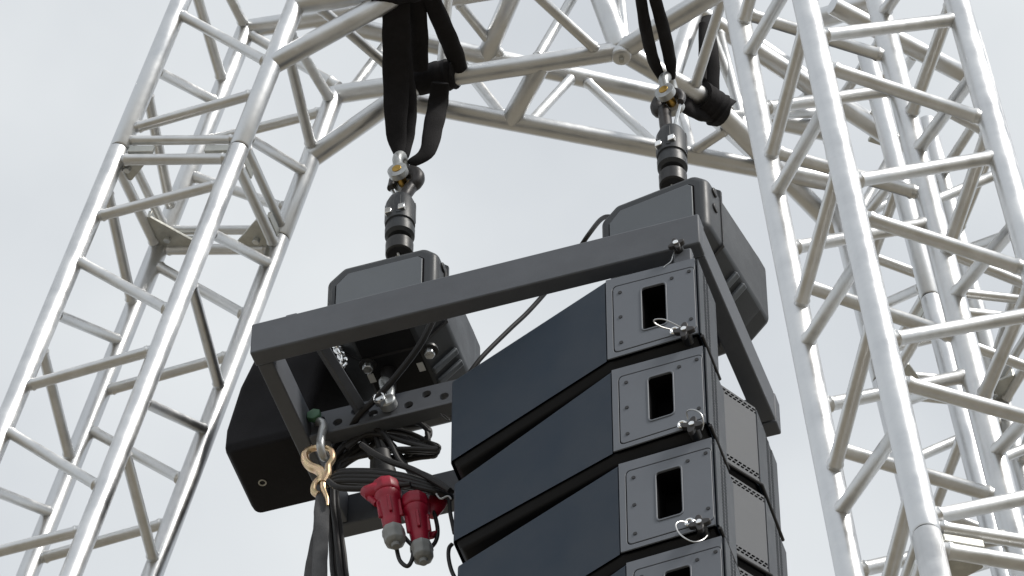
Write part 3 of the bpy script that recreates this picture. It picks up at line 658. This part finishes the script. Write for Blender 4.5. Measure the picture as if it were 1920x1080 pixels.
for i in range(7):
    o_ = i * 13 - 10
    pl = [(120, 470 + o_ * .5), (200, 430 + o_ * .9), (330, 425 + o_), (450, 432 + o_), (600, 455 + o_ * .95), (740, 495 + o_ * .7), (850, 545 + o_ * .35), (900, 585 + o_ * .2)]
    cab(zc(pl), [.31, .30, .29, .285, .285, .29, .31, .33] if i % 2 else [.33, .31, .31, .30, .30, .31, .32, .33], parent=bu, r=.0076)
for pl, b in (([(330, 250), (420, 310), (520, 360), (640, 400), (740, 450), (890, 540)], .28), ([(560, 370), (680, 420), (790, 470), (900, 550)], .33), ([(120, 480), (190, 522), (350, 528), (500, 520), (640, 500)], .27)):
    cab(zc(pl), b, parent=bu, r=.0076)
# black connector block in the middle of the tangle
cn = at_b(716, 848, .33); q = at_b(722, 884, .33)
bc = thing('cable_connector', 'black barrel connector caught in the cable tangle', 'connector', cn)
obj('barrel', MB().tube([cn, cn.lerp(q, .1), cn.lerp(q, .55), cn.lerp(q, .6), q], [.016, .021, .021, .025, .025], 18), RUB, bc, angle=30)
obj('cap', MB().tube([q, q.lerp(cn, -.35)], [.027, .027], 18), RUB, bc, bevel=.002)
def plug(label, p, q, s=1.0, flange=True):
    p, q = Vector(p), Vector(q); d = (q - p); t = thing('industrial_plug', label, 'power plug', p)
    F_ = lambda f: p + d * f
    obj('plug_body', MB().tube([F_(x) for x in (0, .02, .20, .215, .25, .30, .33, .66, .73, .76)], [r * s for r in (.024, .0275, .0285, .031, .031, .027, .0245, .0215, .020, .018)], 24), RED, t, angle=25)
    if flange:
        u = (E1 - d * (E1.dot(d) / d.length_squared)).normalized(); w = d.normalized().cross(u)
        obj('locking_ring', MB().tube([F_(.02), F_(.05), F_(.17), F_(.2)], [.031 * s, .033 * s, .034 * s, .031 * s], 10), RED, t, bevel=.002)
        for k in range(5):
            th = k * 2 * pi / 5; obj('grip_rib', MB().box(F_(.45) + (u * cos(th) + w * sin(th)) * .024 * s, (u * cos(th) + w * sin(th)) * .005, d * .13, (w * cos(th) - u * sin(th)) * .004), RED, t, bevel=.002)
    gl = obj('cable_gland', MB().tube([F_(x) for x in (.74, .76, .84, .855, .95, .985)], [r * s for r in (.021, .026, .027, .0255, .0245, .016)], 8), GREYP, t, bevel=.0025, angle=30)
    obj('gland_tip', MB().tube([F_(.97), F_(1.03)], [.0115 * s, .009 * s], 12), GREYP, gl)
    return t
plug('red industrial plug with grey gland, left of the pair', at_b(722, 908, .27), at_b(742, 1022, .27), 1.06)
plug('red industrial plug with grey gland, lower and right of the pair', at_b(776, 935, .30), at_b(794, 1052, .30), 1.06)
cp_ = thing('socket_cover', 'red hinged cap tilted up on the left red plug', 'socket cover', at_b(700, 925, .26))
obj('cover_shell', MB().tube([at_b(684, 920, .262), at_b(692, 924, .26), at_b(712, 918, .258), at_b(720, 914, .258)], [.014, .022, .024, .018], 14, ry=[.012, .018, .02, .015]), RED, cp_)
obj('hinge_tab', MB().tube([at_b(690, 930, .26), at_b(706, 945, .26)], .008, 8), RED, cp_)
fl = thing('socket_cover', 'red hinged socket cover sticking out beside the right red plug', 'socket cover', at_b(815, 950, .34))
obj('cover_shell', MB().tube([at_b(808, 968, .34), at_b(815, 950, .34), at_b(823, 936, .34), at_b(827, 930, .34)], [.015, .024, .025, .018], 14, ry=[.010, .015, .016, .01]), RED, fl)
obj('hinge_tab', MB().box(at_b(808, 1004, .33), E1 * .012, E2 * .006, EZ * .009 + E1 * .005), RED, fl, bevel=.003)
cab(zc([(550, 870), (555, 920), (575, 985), (620, 1018), (650, 975), (655, 900), (620, 855), (590, 820)]), .29, r=.0052, label='black lead looping under the left red plug', name='plug_lead')
cab(zc([(770, 640), (795, 700), (812, 790), (800, 860), (760, 910), (725, 950)]), .335, r=.0052, label='black lead curving round the right red plug', name='plug_lead')
cab([(818, 585), (789, 644), (740, 709), (701, 751), (675, 776), (660, 800)], [.19, .22, .26, .28, .29, .32], r=.0085, label='thick black power cable running from the left hoist down to the perforated plate', name='power_cable')
cab([(1160, 410), (1132, 408), (1105, 438), (1070, 490), (1030, 540), (990, 585), (955, 618), (905, 668), (880, 700)], [.26, .30, .40, .46, .48, .46, .44, .42, .42], r=.0062, label='thin black cable sagging between the two hoists', name='power_cable')
cab([(826, 500), (832, 505), (835, 520), (830, 540)], .25, r=.006, label='short black cable loop at the right edge of the left hoist', name='cable_loop')
cab([(838, 916), (842, 935), (844, 960), (849, 985), (852, 1000)], .32, r=.005, label='short black cable dropping along the rear of the second speaker', name='signal_cable')
cab([(848, 1020), (842, 1028), (841, 1045), (846, 1068), (856, 1090)], .30, r=.005, label='black cable loop at the rear of the third speaker', name='signal_cable')
cab([(826, 776), (832, 783), (840, 789), (842, 786), (834, 779), (826, 777)], .30, r=.0012, label='thin wire end sticking out behind the top speaker', name='wire_end')
cab([(818, 926), (826, 935), (840, 930), (846, 936)], .29, r=.0022, label='pale cable tie where the cables meet the second speaker', name='cable_tie', m=ZPAINT, cat='cable tie')
